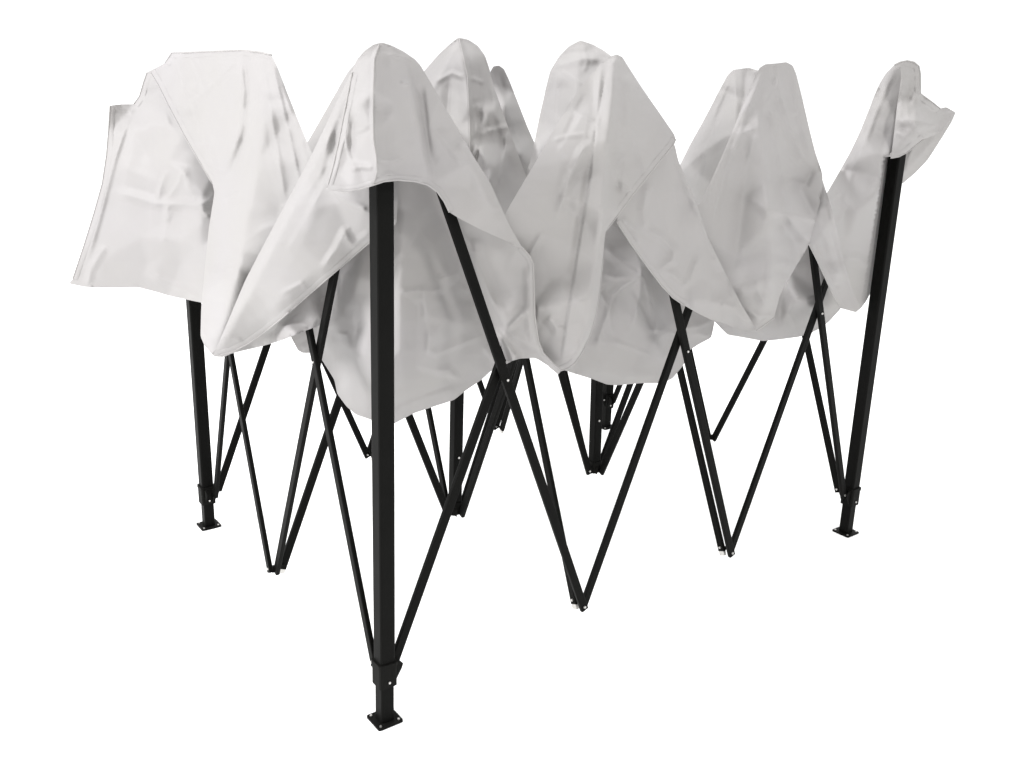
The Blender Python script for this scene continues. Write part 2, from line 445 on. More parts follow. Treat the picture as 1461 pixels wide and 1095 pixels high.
FAC = {'inner_bag': (1.0, 0, 1.2), 'right_inner_bag': (1.4, 1.2, 1.4), 'far_right_bag': (1, 0, 1.3), 'left_sail': (.6, .3, 1.6), 'left_front': (.4, 1.65, 3.4), 'near_left_wing': (.4, -1.0 + 3.14, 3.4),
       'near_cap': (.35, 1.5, 2.6), 'near_right_flap': (.5, 1.0, 2.6), 'right_front_peak': (.38, 1.8, 3.2), 'right_front_wing': (.45, 1.05, 2.8), 'far_right_peak': (.42, 1.5, 3.2), 'far_right_wing': (.6, 1.2, 2.0),
       'corner_wing': (.6, 1.9, 2.6), 'corner_cap': (2.0, .3, 1.2), 'inner_peak': (1.0, 1.4, 1.5), 'second_inner_peak': (1.1, 1.5, 1.6), 'behind_right_peak': (.9, 2.0, 2.4), 'behind_near_peak': (1.1, 2.0, 2.0),
       'behind_inner_peak': (.8, 1.1, 2.4), 'left_wing_underside': (.5, 2.5, 2.0), 'corner_back': (1, 2.2, 2)}
def panel(name, outline, inner=(), creases=(), hems=(), seed=0, wr=10, wamp=.004, wdir=None, absY=False, top_pt=None, behind=(), wall=True, first=False, behind_leg=False):
    """outline / inner: (px, py, o). o is metres in front of the frame's front sides, or the plain distance with absY.
    creases raise (+) or sink (-) the cloth; wr random small wrinkles"""
    def Yof(p): return p[2] if absY else FY(p[0], p[1]) - p[2]
    anch = [p for p in list(outline) + list(inner)]
    A = np.array([[p[0], p[1]] for p in anch], float); v = np.array([Yof(p) for p in anch])
    if not absY: v = np.array([-p[2] for p in anch])
    fa_ = np.zeros(len(A)) if absY else np.array([FYs(x, y) for x, y in A])
    ba = bil(EDM, np.clip(A[:, 0] / CELL, 0, DM.shape[1] - 1), np.clip(A[:, 1] / CELL, 0, DM.shape[0] - 1)) - GAP - .006
    v = np.minimum(clear(A, v, absY, behind, wall, .022), ba - fa_)
    if wall: v = np.minimum(v, (FYsA(A) if absY else 0) - .062)
    c = tps_fit(A, v, 14.0)
    bd = resample(outline, STEP)
    bx = np.array(bd); x0, y0 = bx.min(0); x1, y1 = bx.max(0)
    gx = []
    row = 0; yy = y0 + STEP
    rs = random.Random(seed)
    while yy < y1:
        xx = x0 + (STEP / 2 if row % 2 else 0)
        while xx < x1: gx.append((xx, yy)); xx += STEP
        yy += STEP * .87; row += 1
    G = np.array(gx); mk = inside(G, bd); G = G[mk]
    # keep clear of the outline
    dmin = np.full(len(G), 1e9)
    for b in bx: dmin = np.minimum(dmin, ((G - b) ** 2).sum(1))
    G = G[dmin > (STEP * .55) ** 2]
    P = np.r_[bx, G]; nb = len(bx)
    cd = geometry.delaunay_2d_cdt([Vector(p) for p in P], [], [list(range(nb))], 1, 1e-4)
    V2 = np.array([[q.x, q.y] for q in cd[0]]); tris = cd[2]
    # fit the smooth surface again wherever it would cut the frame or the cloth behind it
    sub = V2[::5]; FBs = np.zeros(len(sub)) if absY else np.array([FYs(x, y) for x, y in sub])
    bk = bil(EDM, np.clip(sub[:, 0] / CELL, 0, DM.shape[1] - 1), np.clip(sub[:, 1] / CELL, 0, DM.shape[0] - 1)) - GAP - .002
    for it in range(26):
        ws = tps_eval(A, c, sub)
        want = np.minimum(clear(sub, ws, absY, behind, wall), bk - FBs)
        for tag, Yb in front_rods(sub, behind): want = np.maximum(want, Yb - FBs)
        err = np.abs(want - ws); k = err.argmax()
        if err[k] < .006: break
        dd = np.sqrt(((A - sub[k]) ** 2).sum(1)); q = dd.argmin()
        if dd[q] < 16: v[q] += (want[k] - ws[k]) * .9
        else: A = np.r_[A, sub[k][None]]; v = np.r_[v, want[k] - .001]
        c = tps_fit(A, v, 14.0)
    fk, fa, fs = FAC.get(name, (1, 0, 1.5))
    big = [k for k in creases if k[2] + k[3] >= 26]
    w = fold_surface(V2, tris, A, c, bd, inner, big, seed, .0075 * min(1, fk), fa, max(1.2, fs))
    cr = [k for k in creases if k[2] + k[3] < 26]
    for q in range(wr // 5):
        px, py = G[rs.randrange(len(G))]
        if top_pt and rs.random() < .7: an = math.atan2(py - top_pt[1], px - top_pt[0]) + rs.gauss(0, .22)
        elif wdir is not None: an = wdir + rs.gauss(0, .45)
        else: an = rs.uniform(0, math.pi)
        L = rs.uniform(12, 55); s = rs.choice((-1, 1, 1))
        bend = rs.gauss(0, 4)
        p0 = (px - L * math.cos(an), py - L * math.sin(an)); p2 = (px + L * math.cos(an), py + L * math.sin(an))
        p1 = (px + bend, py + bend)
        cr.append(([p0, p1, p2], s * wamp * rs.uniform(.4, 1.2), rs.uniform(5, 12), rs.uniform(8, 24), True))
    # tension lines running away from the point the cloth hangs by
    if top_pt:
        x_0, y_0 = top_pt
        for q in range(4):
            px, py = G[rs.randrange(len(G))]; an = math.atan2(py - y_0, px - x_0); D_ = math.hypot(px - x_0, py - y_0)
            r1 = D_ * rs.uniform(.15, .6) + 8; r2 = r1 + rs.uniform(60, 190)
            tw = rs.gauss(0, .05)
            cr.append(([(x_0 + r1 * math.cos(an), y_0 + r1 * math.sin(an)), (x_0 + (r1 + r2) / 2 * math.cos(an + tw / 2), y_0 + (r1 + r2) / 2 * math.sin(an + tw / 2)), (x_0 + r2 * math.cos(an + tw), y_0 + r2 * math.sin(an + tw))],
                       rs.choice((1, 1, -1)) * rs.uniform(.001, .0035), rs.uniform(5, 9), rs.uniform(10, 26), True))
    det = np.zeros(len(V2))
    for k in cr: det += crease_field(V2, k)
    det += facets(V2, seed + 50, 18, .0016 * fk, fa + .4, 1 + (fs - 1) * .5)
    base = len(VERTS)
    pts3 = []
    w0 = w
    FB = np.zeros(len(V2)) if absY else np.array([FYs(x, y) for x, y in V2])
    Yv = w0 + FB
    ix = np.clip(V2[:, 0] / CELL, 0, DM.shape[1] - 1); iy = np.clip(V2[:, 1] / CELL, 0, DM.shape[0] - 1)
    back = bil(EDM, ix, iy)
    if DEBUG:
        import os
        L1 = clear(V2, w0, absY, behind, False) + FB; L2 = back - GAP; L3 = clear(V2, w0, absY, ['bar', 'leg', 'post'], wall) + FB
        for nm, L_ in (('rods', L1), ('back', L2), ('wall', L3)):
            q = np.maximum(0, w0 + FB - L_); k = q.argmax()
            if q[k] > .01: print('PUSH', name, nm, round(float(q[k]), 3), V2[k].round(), 'share', round(float((q > .01).mean()), 2))
    lim = np.minimum(clear(V2, w0, absY, behind, wall) + FB, back - GAP)
    # give way broadly: the push spreads over the cloth instead of making a lump
    push = np.zeros(DM.shape); kx, ky = np.rint(ix).astype(int), np.rint(iy).astype(int)
    np.maximum.at(push, (ky, kx), np.maximum(0, Yv - lim))
    for k in range(34):
        for ax, sh in ((0, 1), (0, -1), (1, 1), (1, -1)): push = np.maximum(push, np.roll(push, sh, ax) - .0016)
    for k in range(10): push = (push * 2 + np.roll(push, 1, 0) + np.roll(push, -1, 0) + np.roll(push, 1, 1) + np.roll(push, -1, 1)) / 6
    Yv = Yv - bil(push, ix, iy) - det
    Yv = np.minimum(Yv, back - .004)
    Yv = clear(V2, Yv - FB, absY, behind, False, .007) + FB
    if behind_leg == 'near': Yv = np.where((V2[:, 0] > 518) & (V2[:, 1] > 262), np.maximum(Yv, 1.965 + .03 * np.clip((V2[:, 0] - 518) / 10, 0, 1)), Yv)
    if behind_leg == 'corner':
        xc = 1283 - (V2[:, 1] - 226) * .148
        Yv = np.where((V2[:, 1] > 224) & (V2[:, 0] > xc - 22), np.maximum(Yv, 3.06 + .04 * np.clip((V2[:, 0] - xc + 22) / 10, 0, 1)), Yv)
    for tag, Yb in front_rods(V2, behind): Yv = np.maximum(Yv, Yb - .004)
    for (px, py), Y in zip(V2, Yv): pts3.append(at(px, py, Y))
    jx, jy = np.rint(ix).astype(int), np.rint(iy).astype(int)
    mine = np.full(DM.shape, 9.); np.minimum.at(mine, (jy, jx), Yv)
    LAST.append((V2, Yv)); DM[:] = np.minimum(DM, mine); EDM[:] = erode(DM)
    VERTS.extend(pts3)
    for t in tris: FACES.append([base + i for i in t])
    T = (A, c, cr, absY)
    for h in hems:
        pv = (V2, Yv); strip(h, pv, bd)
        hp = resample(h, 5, closed=False)
        hv = np.array(hp); ww = tps_eval(A, c, hv)
        for k in cr: ww = ww - crease_field(hv, k)
        ww = clear(hv, ww, absY, behind, wall)
        near = [Yv[np.argmin(((V2 - q) ** 2).sum(1))] for q in hv]
        near = np.convolve(np.r_[near[0], near, near[-1]], [.25, .5, .25], 'valid')
        HEMS.append([at(px, py, y_ - .0012) for (px, py), y_ in zip(hv, near)])
BANDS = []
def surfY(pv, Q):
    V2, Yv = pv; out = []
    for q in Q:
        d = ((V2 - q) ** 2).sum(1); k = np.argpartition(d, 5)[:5]; w = 1 / (d[k] + 1.5); out.append((w * Yv[k]).sum() / w.sum())
    out = np.array(out); return np.convolve(np.r_[out[0], out, out[-1]], [.25, .5, .25], 'valid')
def strip(h, pv, bd):
    """the folded hem: a narrow doubled band along an edge"""
    c = np.array(resample(h, 4, closed=False)); t = np.gradient(c, axis=0); t /= np.linalg.norm(t, axis=1)[:, None] + 1e-9
    n = np.c_[-t[:, 1], t[:, 0]]
    vote = inside(c + n * 5, bd).sum() - inside(c - n * 5, bd).sum()
    if abs(vote) < len(c) * .5: return
    n *= 1 if vote > 0 else -1
    rows = []
    for off, dz in ((.6, .0016), (3, .0020), (6.2, .0017), (7.4, .0003)):
        Q = c + n * off; Ys = surfY(pv, Q) - dz
        rows.append([at(x, y, Y) for (x, y), Y in zip(Q, Ys)])
    BANDS.append(rows)
def FYs(px, py):
    """front distance with the corner at the near leg slightly rounded"""
    a = plane_Y(px, py, g(0, 0), ea); b = plane_Y(px, py, g(0, 0), eb)
    k = 30.0
    return (a * 1 + b * 1) / 2 + math.sqrt(((a - b) / 2) ** 2 + .0004) if abs(a - b) < 3 else (b if px > 545 else a)

R_, T_ = False, True     # round / sharp

# --- pieces of the canopy, the hindmost first
panel('behind_near_peak', [(530, 80, 3.36), (508, 90, 3.34), (496, 104, 3.32), (478, 135, 3.3), (458, 170, 3.3), (436, 208, 3.3), (425, 235, 3.3), (428, 300, 3.25), (480, 330, 3.1), (560, 290, 3.2), (590, 160, 3.3), (560, 90, 3.34)],
      [(500, 160, 3.2), (470, 220, 3.18)], [([(505, 100), (480, 160), (450, 240)], .03, 14, 20, T_), ([(520, 110), (500, 170), (480, 260)], .03, 10, 14, T_), ([(478, 140), (500, 138)], .012, 5, 6, T_)],
      wall=False, behind=FRONT, seed=1, wr=16, wamp=.012, absY=True, top_pt=(515, 90))
panel('behind_inner_peak', [(694, 140, 3.62), (699, 104, 3.62), (704, 95, 3.62), (712, 94, 3.62), (719, 99, 3.64), (726, 114, 3.66), (738, 144, 3.7), (752, 180, 3.7), (766, 212, 3.68), (775, 260, 3.6), (750, 300, 3.5), (722, 240, 3.5)],
      [(722, 150, 3.54), (742, 220, 3.5)], [([(703, 98), (712, 128), (724, 155), (740, 205), (754, 252)], .05, 12, 8, T_), ([(712, 105), (727, 155), (734, 195)], -.03, 7, 6, T_)],
      wall=False, behind=FRONT, seed=3, wr=8, wamp=.01, absY=True, top_pt=(710, 95))
panel('behind_right_peak', [(958, 262, 3.45), (970, 236, 3.52), (985, 206, 3.56), (1004, 172, 3.58), (1024, 134, 3.58), (1038, 108, 3.58), (1046, 100, 3.58), (1068, 97, 3.56), (1082, 101, 3.56), (1105, 104, 3.55), (1120, 180, 3.4), (1060, 320, 3.2), (1000, 345, 3.1)],
      [(1055, 140, 3.5), (1020, 200, 3.45), (1010, 260, 3.35)],
      [([(1048, 102), (1030, 140), (1005, 190), (985, 240)], .045, 14, 10, T_), ([(1046, 106), (1025, 165), (996, 250), (990, 275)], -.03, 6, 8, T_), ([(1049, 102), (1050, 150), (1048, 190), (1030, 240)], .04, 8, 6, T_),
       ([(1064, 100), (1062, 140), (1055, 170)], -.04, 7, 10, T_), ([(1036, 150), (1012, 205), (1000, 265)], .022, 5, 5, T_), ([(1075, 102), (1085, 104)], .02, 5, 5, T_)],
      wall=False, behind=FRONT, seed=5, wr=12, wamp=.009, absY=True, top_pt=(1052, 98))
panel('second_inner_peak', [(722, 300, 2.9), (745, 265, 3.0), (756, 232, 3.12), (763, 200, 3.18), (770, 165, 3.2), (778, 130, 3.21), (785, 102, 3.22), (797, 82, 3.22), (811, 67, 3.22), (828, 58, 3.22), (846, 64, 3.22), (862, 73, 3.2), (874, 82, 3.16), (905, 120, 3.1), (905, 260, 2.9), (820, 330, 2.8)],
      [(828, 85, 3.14), (800, 110, 3.14), (800, 180, 3.06), (770, 240, 3.0)],
      [([(786, 99), (797, 106), (792, 150), (791, 200), (780, 260)], .035, 10, 5, T_), ([(790, 97), (812, 90), (835, 84), (856, 86)], .022, 10, 12, T_),
       ([(832, 62), (838, 88), (833, 104)], .015, 6, 5, T_), ([(800, 100), (818, 112), (832, 122)], .014, 6, 4, T_), ([(840, 66), (856, 80), (868, 84)], -.014, 5, 5, T_),
       ([(802, 78), (820, 74), (840, 76)], -.012, 5, 5, T_), ([(786, 100), (776, 150), (762, 220)], .014, 4, 5, T_)],
      wall=False, behind=FRONT, seed=4, wr=26, wamp=.009, absY=True, top_pt=(828, 62))
panel('inner_peak', [(560, 200, 2.85), (585, 140, 2.84), (600, 108, 2.84), (612, 94, 2.84), (626, 78, 2.83), (641, 64, 2.83), (654, 54, 2.83), (668, 57, 2.84), (682, 66, 2.86), (692, 80, 2.87), (698, 98, 2.88), (706, 128, 2.88), (720, 168, 2.88), (736, 212, 2.88), (752, 255, 2.86), (742, 300, 2.8), (720, 345, 2.7), (650, 330, 2.6), (580, 290, 2.7)],
      [(655, 80, 2.79), (668, 130, 2.76), (671, 200, 2.74), (672, 250, 2.72), (620, 130, 2.83), (630, 200, 2.8), (700, 160, 2.84), (705, 240, 2.80)],
      [([(655, 54), (662, 85), (667, 110), (670, 170), (671, 225), (674, 260)], .020, 16, 5, T_),
       ([(620, 118), (645, 104), (664, 112)], .014, 7, 5, T_), ([(642, 112), (640, 140), (638, 170), (630, 200)], -.012, 12, 4, T_),
       ([(682, 90), (686, 130), (684, 200), (677, 245)], -.014, 6, 8, T_), ([(672, 112), (690, 118)], .008, 5, 5, T_),
       ([(674, 235), (682, 210), (694, 235), (703, 280)], .018, 5, 12, T_), ([(725, 180), (718, 230), (710, 275)], .014, 4, 14, T_),
       ([(700, 110), (712, 170), (735, 240)], .016, 8, 14, R_)],
      wall=False, behind=FRONT, seed=2, wr=22, wamp=.009, absY=True, top_pt=(660, 60), hems=[[(655, 55), (662, 85), (667, 110), (670, 170), (671, 225)]])
panel('bag_scrap', [(405, 462, 2.62), (425, 500, 2.62), (432, 504, 2.62), (455, 504, 2.62), (470, 480, 2.6), (445, 450, 2.6)], [(430, 480, 2.58)], [([(430, 500), (445, 488), (455, 470)], .02, 8, 8, T_)], wall=False, behind=('bar0001', 'bar0100'), seed=7, wr=3, wamp=.006, absY=True)
panel('far_right_bag', [(1115, 400, 2.95), (1153, 340, 2.9), (1185, 380, 2.95), (1205, 425, 3.0), (1200, 440, 3.05), (1184, 458, 3.08), (1172, 468, 3.08), (1158, 475, 3.1), (1140, 481, 3.1), (1110, 485, 3.1), (1088, 487, 3.1), (1062, 482, 3.06), (1038, 478, 3.02), (1028, 468, 2.98), (1013, 452, 2.95), (1040, 430, 2.85)],
      [(1130, 425, 2.9), (1170, 420, 2.92), (1110, 470, 3.0), (1150, 455, 2.98), (1070, 470, 2.98)],
      [([(1118, 410), (1136, 428), (1165, 437), (1200, 440)], .045, 10, 16, T_), ([(1123, 440), (1135, 465), (1140, 480)], .014, 8, 9, T_), ([(1160, 355), (1172, 400), (1184, 436)], .02, 5, 6, T_),
       ([(1040, 462), (1070, 466), (1095, 478)], .012, 6, 8, T_), ([(1022, 458), (1040, 470)], .01, 5, 6, T_)], wall=False, behind=('bar2030', 'bar3020', 'bar1020', 'bar2010', 'leg30'), seed=9, wr=10, wamp=.006, absY=True)
panel('right_inner_bag', [(850, 250, 2.62), (900, 250, 2.62), (940, 340, 2.66), (975, 410, 2.72), (1010, 440, 2.78), (1020, 458, 2.8), (1015, 482, 2.8), (996, 492, 2.8), (981, 502, 2.8), (976, 520, 2.8), (960, 540, 2.8), (945, 547, 2.8), (915, 547, 2.8), (880, 550, 2.78), (866, 549, 2.78), (845, 541, 2.76), (815, 532, 2.72), (795, 525, 2.66), (800, 480, 2.6), (830, 350, 2.6)],
      [(880, 400, 2.56), (915, 395, 2.52), (880, 490, 2.58), (930, 490, 2.6), (900, 530, 2.68), (860, 520, 2.64), (960, 460, 2.66), (985, 470, 2.7)],
      [([(862, 352), (890, 378), (915, 394)], .025, 12, 9, T_), ([(915, 394), (890, 408), (870, 425)], .03, 8, 7, T_), ([(918, 372), (915, 394), (912, 430), (902, 470)], .03, 7, 7, T_),
       ([(912, 380), (921, 400), (930, 445), (931, 460)], .03, 6, 7, T_), ([(928, 385), (936, 440), (935, 490), (945, 510)], .02, 7, 9, T_), ([(905, 350), (912, 375), (915, 394)], .02, 6, 6, T_),
       ([(878, 420), (862, 460), (850, 500)], .022, 9, 12, T_), ([(872, 486), (900, 496), (930, 507)], .016, 6, 6, T_), ([(852, 412), (868, 440), (872, 480)], .014, 9, 9, T_),
       ([(840, 535), (860, 530), (890, 538), (950, 535)], .014, 10, 12, T_), ([(940, 480), (955, 476), (985, 478)], .014, 6, 6, T_), ([(940, 515), (960, 500), (985, 490)], .014, 6, 7, T_),
       ([(975, 468), (995, 466), (1016, 458)], .022, 6, 9, T_), ([(984, 478), (996, 476), (1014, 482)], .012, 5, 6, T_), ([(912, 394), (880, 397), (862, 392)], .016, 8, 6, T_)],
      wall=False, behind=('bar1020', 'bar2010', 'bar0010', 'bar1000'), seed=8, wr=38, wamp=.007, absY=True)
panel('inner_bag', [(455, 440, 2.46), (478, 385, 2.36), (500, 300, 2.25), (520, 250, 2.15), (600, 240, 2.15), (645, 270, 2.25), (680, 350, 2.38), (715, 440, 2.46), (745, 500, 2.52), (738, 512, 2.52), (714, 524, 2.52), (700, 530, 2.5), (686, 543, 2.5), (665, 557, 2.48), (648, 571, 2.46), (620, 580, 2.44), (590, 590, 2.42), (562, 605, 2.4), (546, 604, 2.4), (532, 600, 2.4), (508, 592, 2.42), (494, 580, 2.44), (481, 562, 2.46), (477, 542, 2.48), (460, 515, 2.5), (448, 495, 2.5), (436, 480, 2.5), (438, 460, 2.5)],
      [(560, 320, 2.14), (560, 400, 2.14), (575, 480, 2.16), (570, 550, 2.24), (640, 380, 2.22), (650, 470, 2.26), (630, 540, 2.34), (690, 500, 2.42), (500, 400, 2.24), (495, 480, 2.28), (500, 540, 2.32), (540, 590, 2.34)],
      [([(516, 372), (503, 420), (480, 460), (474, 480)], .03, 6, 26, T_), ([(474, 478), (500, 497), (535, 530), (560, 545)], .028, 22, 18, T_), ([(474, 480), (480, 520), (478, 545)], .02, 8, 10, T_),
       ([(478, 476), (495, 478), (502, 505)], .02, 8, 6, T_), ([(624, 398), (650, 392), (658, 410), (676, 418)], .012, 14, 8, T_), ([(582, 425), (604, 423), (610, 470)], .010, 14, 12, T_),
       ([(612, 500), (622, 480), (636, 457), (690, 462)], .022, 26, 12, T_), ([(612, 462), (611, 500), (622, 505), (660, 490), (690, 478)], .014, 8, 12, T_),
       ([(660, 545), (664, 518), (690, 494), (712, 480)], .018, 16, 12, T_), ([(690, 495), (704, 512), (712, 518)], .02, 6, 7, T_), ([(620, 530), (640, 528), (650, 540)], .010, 10, 10, T_),
       ([(575, 300), (572, 420), (574, 560)], .018, 14, 26, R_), ([(600, 310), (602, 400), (590, 560)], -.014, 16, 16, R_), ([(545, 598), (590, 575), (650, 555)], .010, 12, 8, R_)],
      wall=False, behind=('bar0010', 'bar1000', 'bar0001', 'bar0100', 'leg00'), seed=6, wr=26, wamp=.006, absY=True, hems=[])
panel('left_sail', [(157, 151, 3.02), (174, 149, 3.04), (191, 149, 3.06), (199, 138, 3.06), (205, 118, 3.05), (210, 104, 3.03), (216, 101, 3.0), (236, 90, 2.98), (262, 118, 2.93), (296, 210, 2.89), (318, 268, 2.87), (312, 330, 2.88), (306, 420, 2.88), (292, 433, 2.89), (272, 429, 2.88), (240, 422, 2.9), (220, 416, 2.92), (196, 410, 2.94), (160, 411, 2.96), (122, 410, 2.98), (98, 405, 3.0), (104, 398, 3.0), (108, 388, 3.0), (120, 350, 3.0), (134, 305, 3.0), (146, 262, 3.0), (152, 222, 3.01), (155, 185, 3.02)],
      [(240, 160, 2.99), (220, 240, 2.93), (180, 240, 2.95), (200, 340, 2.91), (260, 300, 2.88), (260, 380, 2.86), (150, 370, 2.96)],
      [([(159, 152), (175, 156), (187, 160), (196, 152), (202, 140)], .02, 5, 8, T_), ([(187, 160), (175, 195), (165, 225), (140, 320), (125, 370)], .012, 14, 6, T_),
       ([(175, 195), (205, 176), (235, 180), (262, 187)], .018, 16, 12, T_), ([(205, 135), (228, 130), (240, 150), (252, 185)], -.012, 9, 9, R_),
       ([(160, 275), (185, 280), (222, 291), (290, 293), (305, 290)], .010, 10, 14, T_), ([(224, 286), (232, 258), (238, 244)], .014, 9, 6, T_), ([(240, 284), (256, 258), (262, 240)], .014, 10, 5, T_), ([(262, 240), (268, 270), (282, 290)], .010, 5, 9, T_),
       ([(284, 294), (300, 285), (304, 275)], .014, 6, 6, T_), ([(286, 296), (298, 310)], .012, 5, 8, T_), ([(240, 292), (236, 318)], .008, 8, 8, T_),
       ([(300, 312), (270, 330), (215, 390), (205, 402)], .016, 26, 20, T_), ([(215, 390), (230, 400), (288, 428)], .010, 10, 10, T_), ([(150, 350), (130, 385), (125, 408)], .010, 9, 10, T_)],
      wall=False, behind=('bar010',), seed=10, wr=12, wamp=.004, absY=True, top_pt=(225, 80), hems=[[(157, 151), (155, 185), (152, 222), (146, 262), (134, 305), (120, 350), (104, 398)], [(210, 104), (205, 118), (199, 138), (191, 149)]])
panel('left_front', [(214, 102, .06), (236, 90, .04), (245, 76, .02), (270, 75, .05), (345, 72, .04), (372, 75, .03), (387, 79, .0), (394, 92, -.03), (408, 128, -.06), (424, 168, -.08), (446, 222, -.10), (452, 262, -.08), (425, 325, -.02), (385, 400, .08), (345, 482, .2), (330, 505, .24), (318, 510, .28), (305, 509, .32), (292, 494, .34), (286, 480, .33), (287, 440, .26), (292, 385, .20), (298, 325, .16), (306, 275, .13), (303, 262, .13), (290, 240, .12), (262, 192, .09), (240, 150, .08), (226, 122, .07)],
      [(345, 110, .12), (330, 200, .18), (330, 300, .22), (318, 400, .34), (308, 470, .38), (375, 120, .14), (390, 200, .12), (400, 300, .02), (290, 160, .08), (430, 230, -.02)],
      [([(345, 74), (346, 110), (345, 150), (338, 200), (322, 240), (312, 255)], .020, 16, 8, T_), ([(346, 80), (354, 130), (350, 190), (330, 245)], -.016, 6, 9, R_),
       ([(362, 76), (376, 110), (378, 170), (370, 230), (354, 300), (335, 400), (309, 495)], .030, 34, 62, R_), ([(350, 80), (356, 130), (350, 190), (335, 250)], -.012, 10, 14, T_),
       ([(338, 84), (322, 104), (300, 126), (294, 133)], .014, 8, 5, T_), ([(270, 77), (285, 110), (296, 140)], .010, 9, 10, T_), ([(255, 92), (262, 120), (272, 140), (285, 180), (300, 225)], .008, 4, 8, T_),
       ([(395, 100), (412, 150), (430, 200), (444, 250)], .014, 10, 6, T_), ([(388, 82), (398, 130), (415, 200), (432, 280)], .012, 12, 5, T_), ([(385, 150), (400, 240), (408, 290)], .008, 10, 8, T_),
       ([(300, 215), (308, 240), (318, 250)], .010, 5, 6, T_), ([(302, 385), (312, 392), (322, 382), (338, 384)], .010, 6, 8, T_), ([(318, 285), (340, 275)], .007, 5, 5, T_),
       ([(287, 470), (300, 490), (308, 508)], .015, 8, 8, T_), ([(404, 292), (410, 300)], .008, 9, 9, T_)],
      seed=11, wr=12, wamp=.004, top_pt=(350, 70), hems=[[(214, 102), (226, 122), (240, 150), (262, 192), (290, 240), (303, 262)], [(236, 90), (245, 76), (270, 75), (345, 72), (372, 75), (387, 79)]])
panel('left_wing_underside', [(301, 505, 2.46), (311, 510, 2.47), (345, 501, 2.5), (372, 495, 2.52), (402, 486, 2.54), (437, 472, 2.56), (462, 462, 2.5), (474, 440, 2.44), (480, 380, 2.38), (440, 390, 2.40), (380, 430, 2.42), (330, 480, 2.44)],
      [(400, 460, 2.48), (440, 430, 2.46)], [([(462, 425), (463, 450)], .01, 4, 4, T_), ([(330, 500), (390, 470), (430, 440)], -.012, 10, 12, R_)], wall=False, behind=('bar0001',), seed=12, wr=5, wamp=.004, absY=True)
panel('corner_back', [(1282, 235, 3.14), (1290, 200, 3.12), (1325, 170, 3.12), (1364, 160, 3.16), (1358, 174, 3.17), (1342, 200, 3.18), (1324, 228, 3.19), (1306, 247, 3.2), (1287, 263, 3.2), (1280, 262, 3.2)], [(1320, 200, 3.13)],
      [([(1335, 195), (1318, 215), (1296, 240)], .02, 8, 10, T_)], wall=False, behind=('leg30',), seed=19, wr=4, wamp=.006, absY=True)
panel('corner_wing', [(1288, 97, 3.04), (1276, 93, 3.07), (1264, 105, 3.10), (1256, 118, 3.10), (1247, 138, 3.12), (1240, 156, 3.14), (1228, 186, 3.15), (1214, 216, 3.15), (1196, 248, 3.14), (1176, 282, 3.12), (1170, 320, 3.06), (1190, 380, 3.02), (1214, 425, 3.0), (1226, 443, 3.0), (1236, 430, 3.04), (1246, 410, 3.1), (1258, 400, 3.14), (1268, 320, 3.14), (1276, 240, 3.1), (1278, 226, 3.0), (1279, 200, 2.99), (1283, 150, 3.0), (1288, 120, 3.01)],
      [(1262, 150, 3.03), (1245, 220, 3.02), (1225, 300, 3.0), (1225, 380, 3.0), (1205, 300, 3.06)],
      [([(1288, 100), (1282, 150), (1275, 200), (1262, 300), (1250, 370)], .035, 20, 22, R_), ([(1278, 96), (1262, 130), (1238, 190), (1214, 250), (1198, 310)], .022, 9, 7, T_), ([(1272, 98), (1252, 135), (1226, 200), (1186, 275)], .012, 4, 6, T_),
       ([(1185, 285), (1200, 275), (1204, 262)], .012, 5, 6, T_), ([(1196, 320), (1210, 285)], .012, 5, 5, T_), ([(1202, 368), (1222, 370), (1242, 383)], .014, 12, 12, T_), ([(1240, 388), (1236, 412), (1226, 438)], .012, 6, 6, T_)],
      wall=False, behind=('leg3',), behind_leg='corner', seed=18, wr=8, wamp=.005, absY=True, top_pt=(1285, 90))
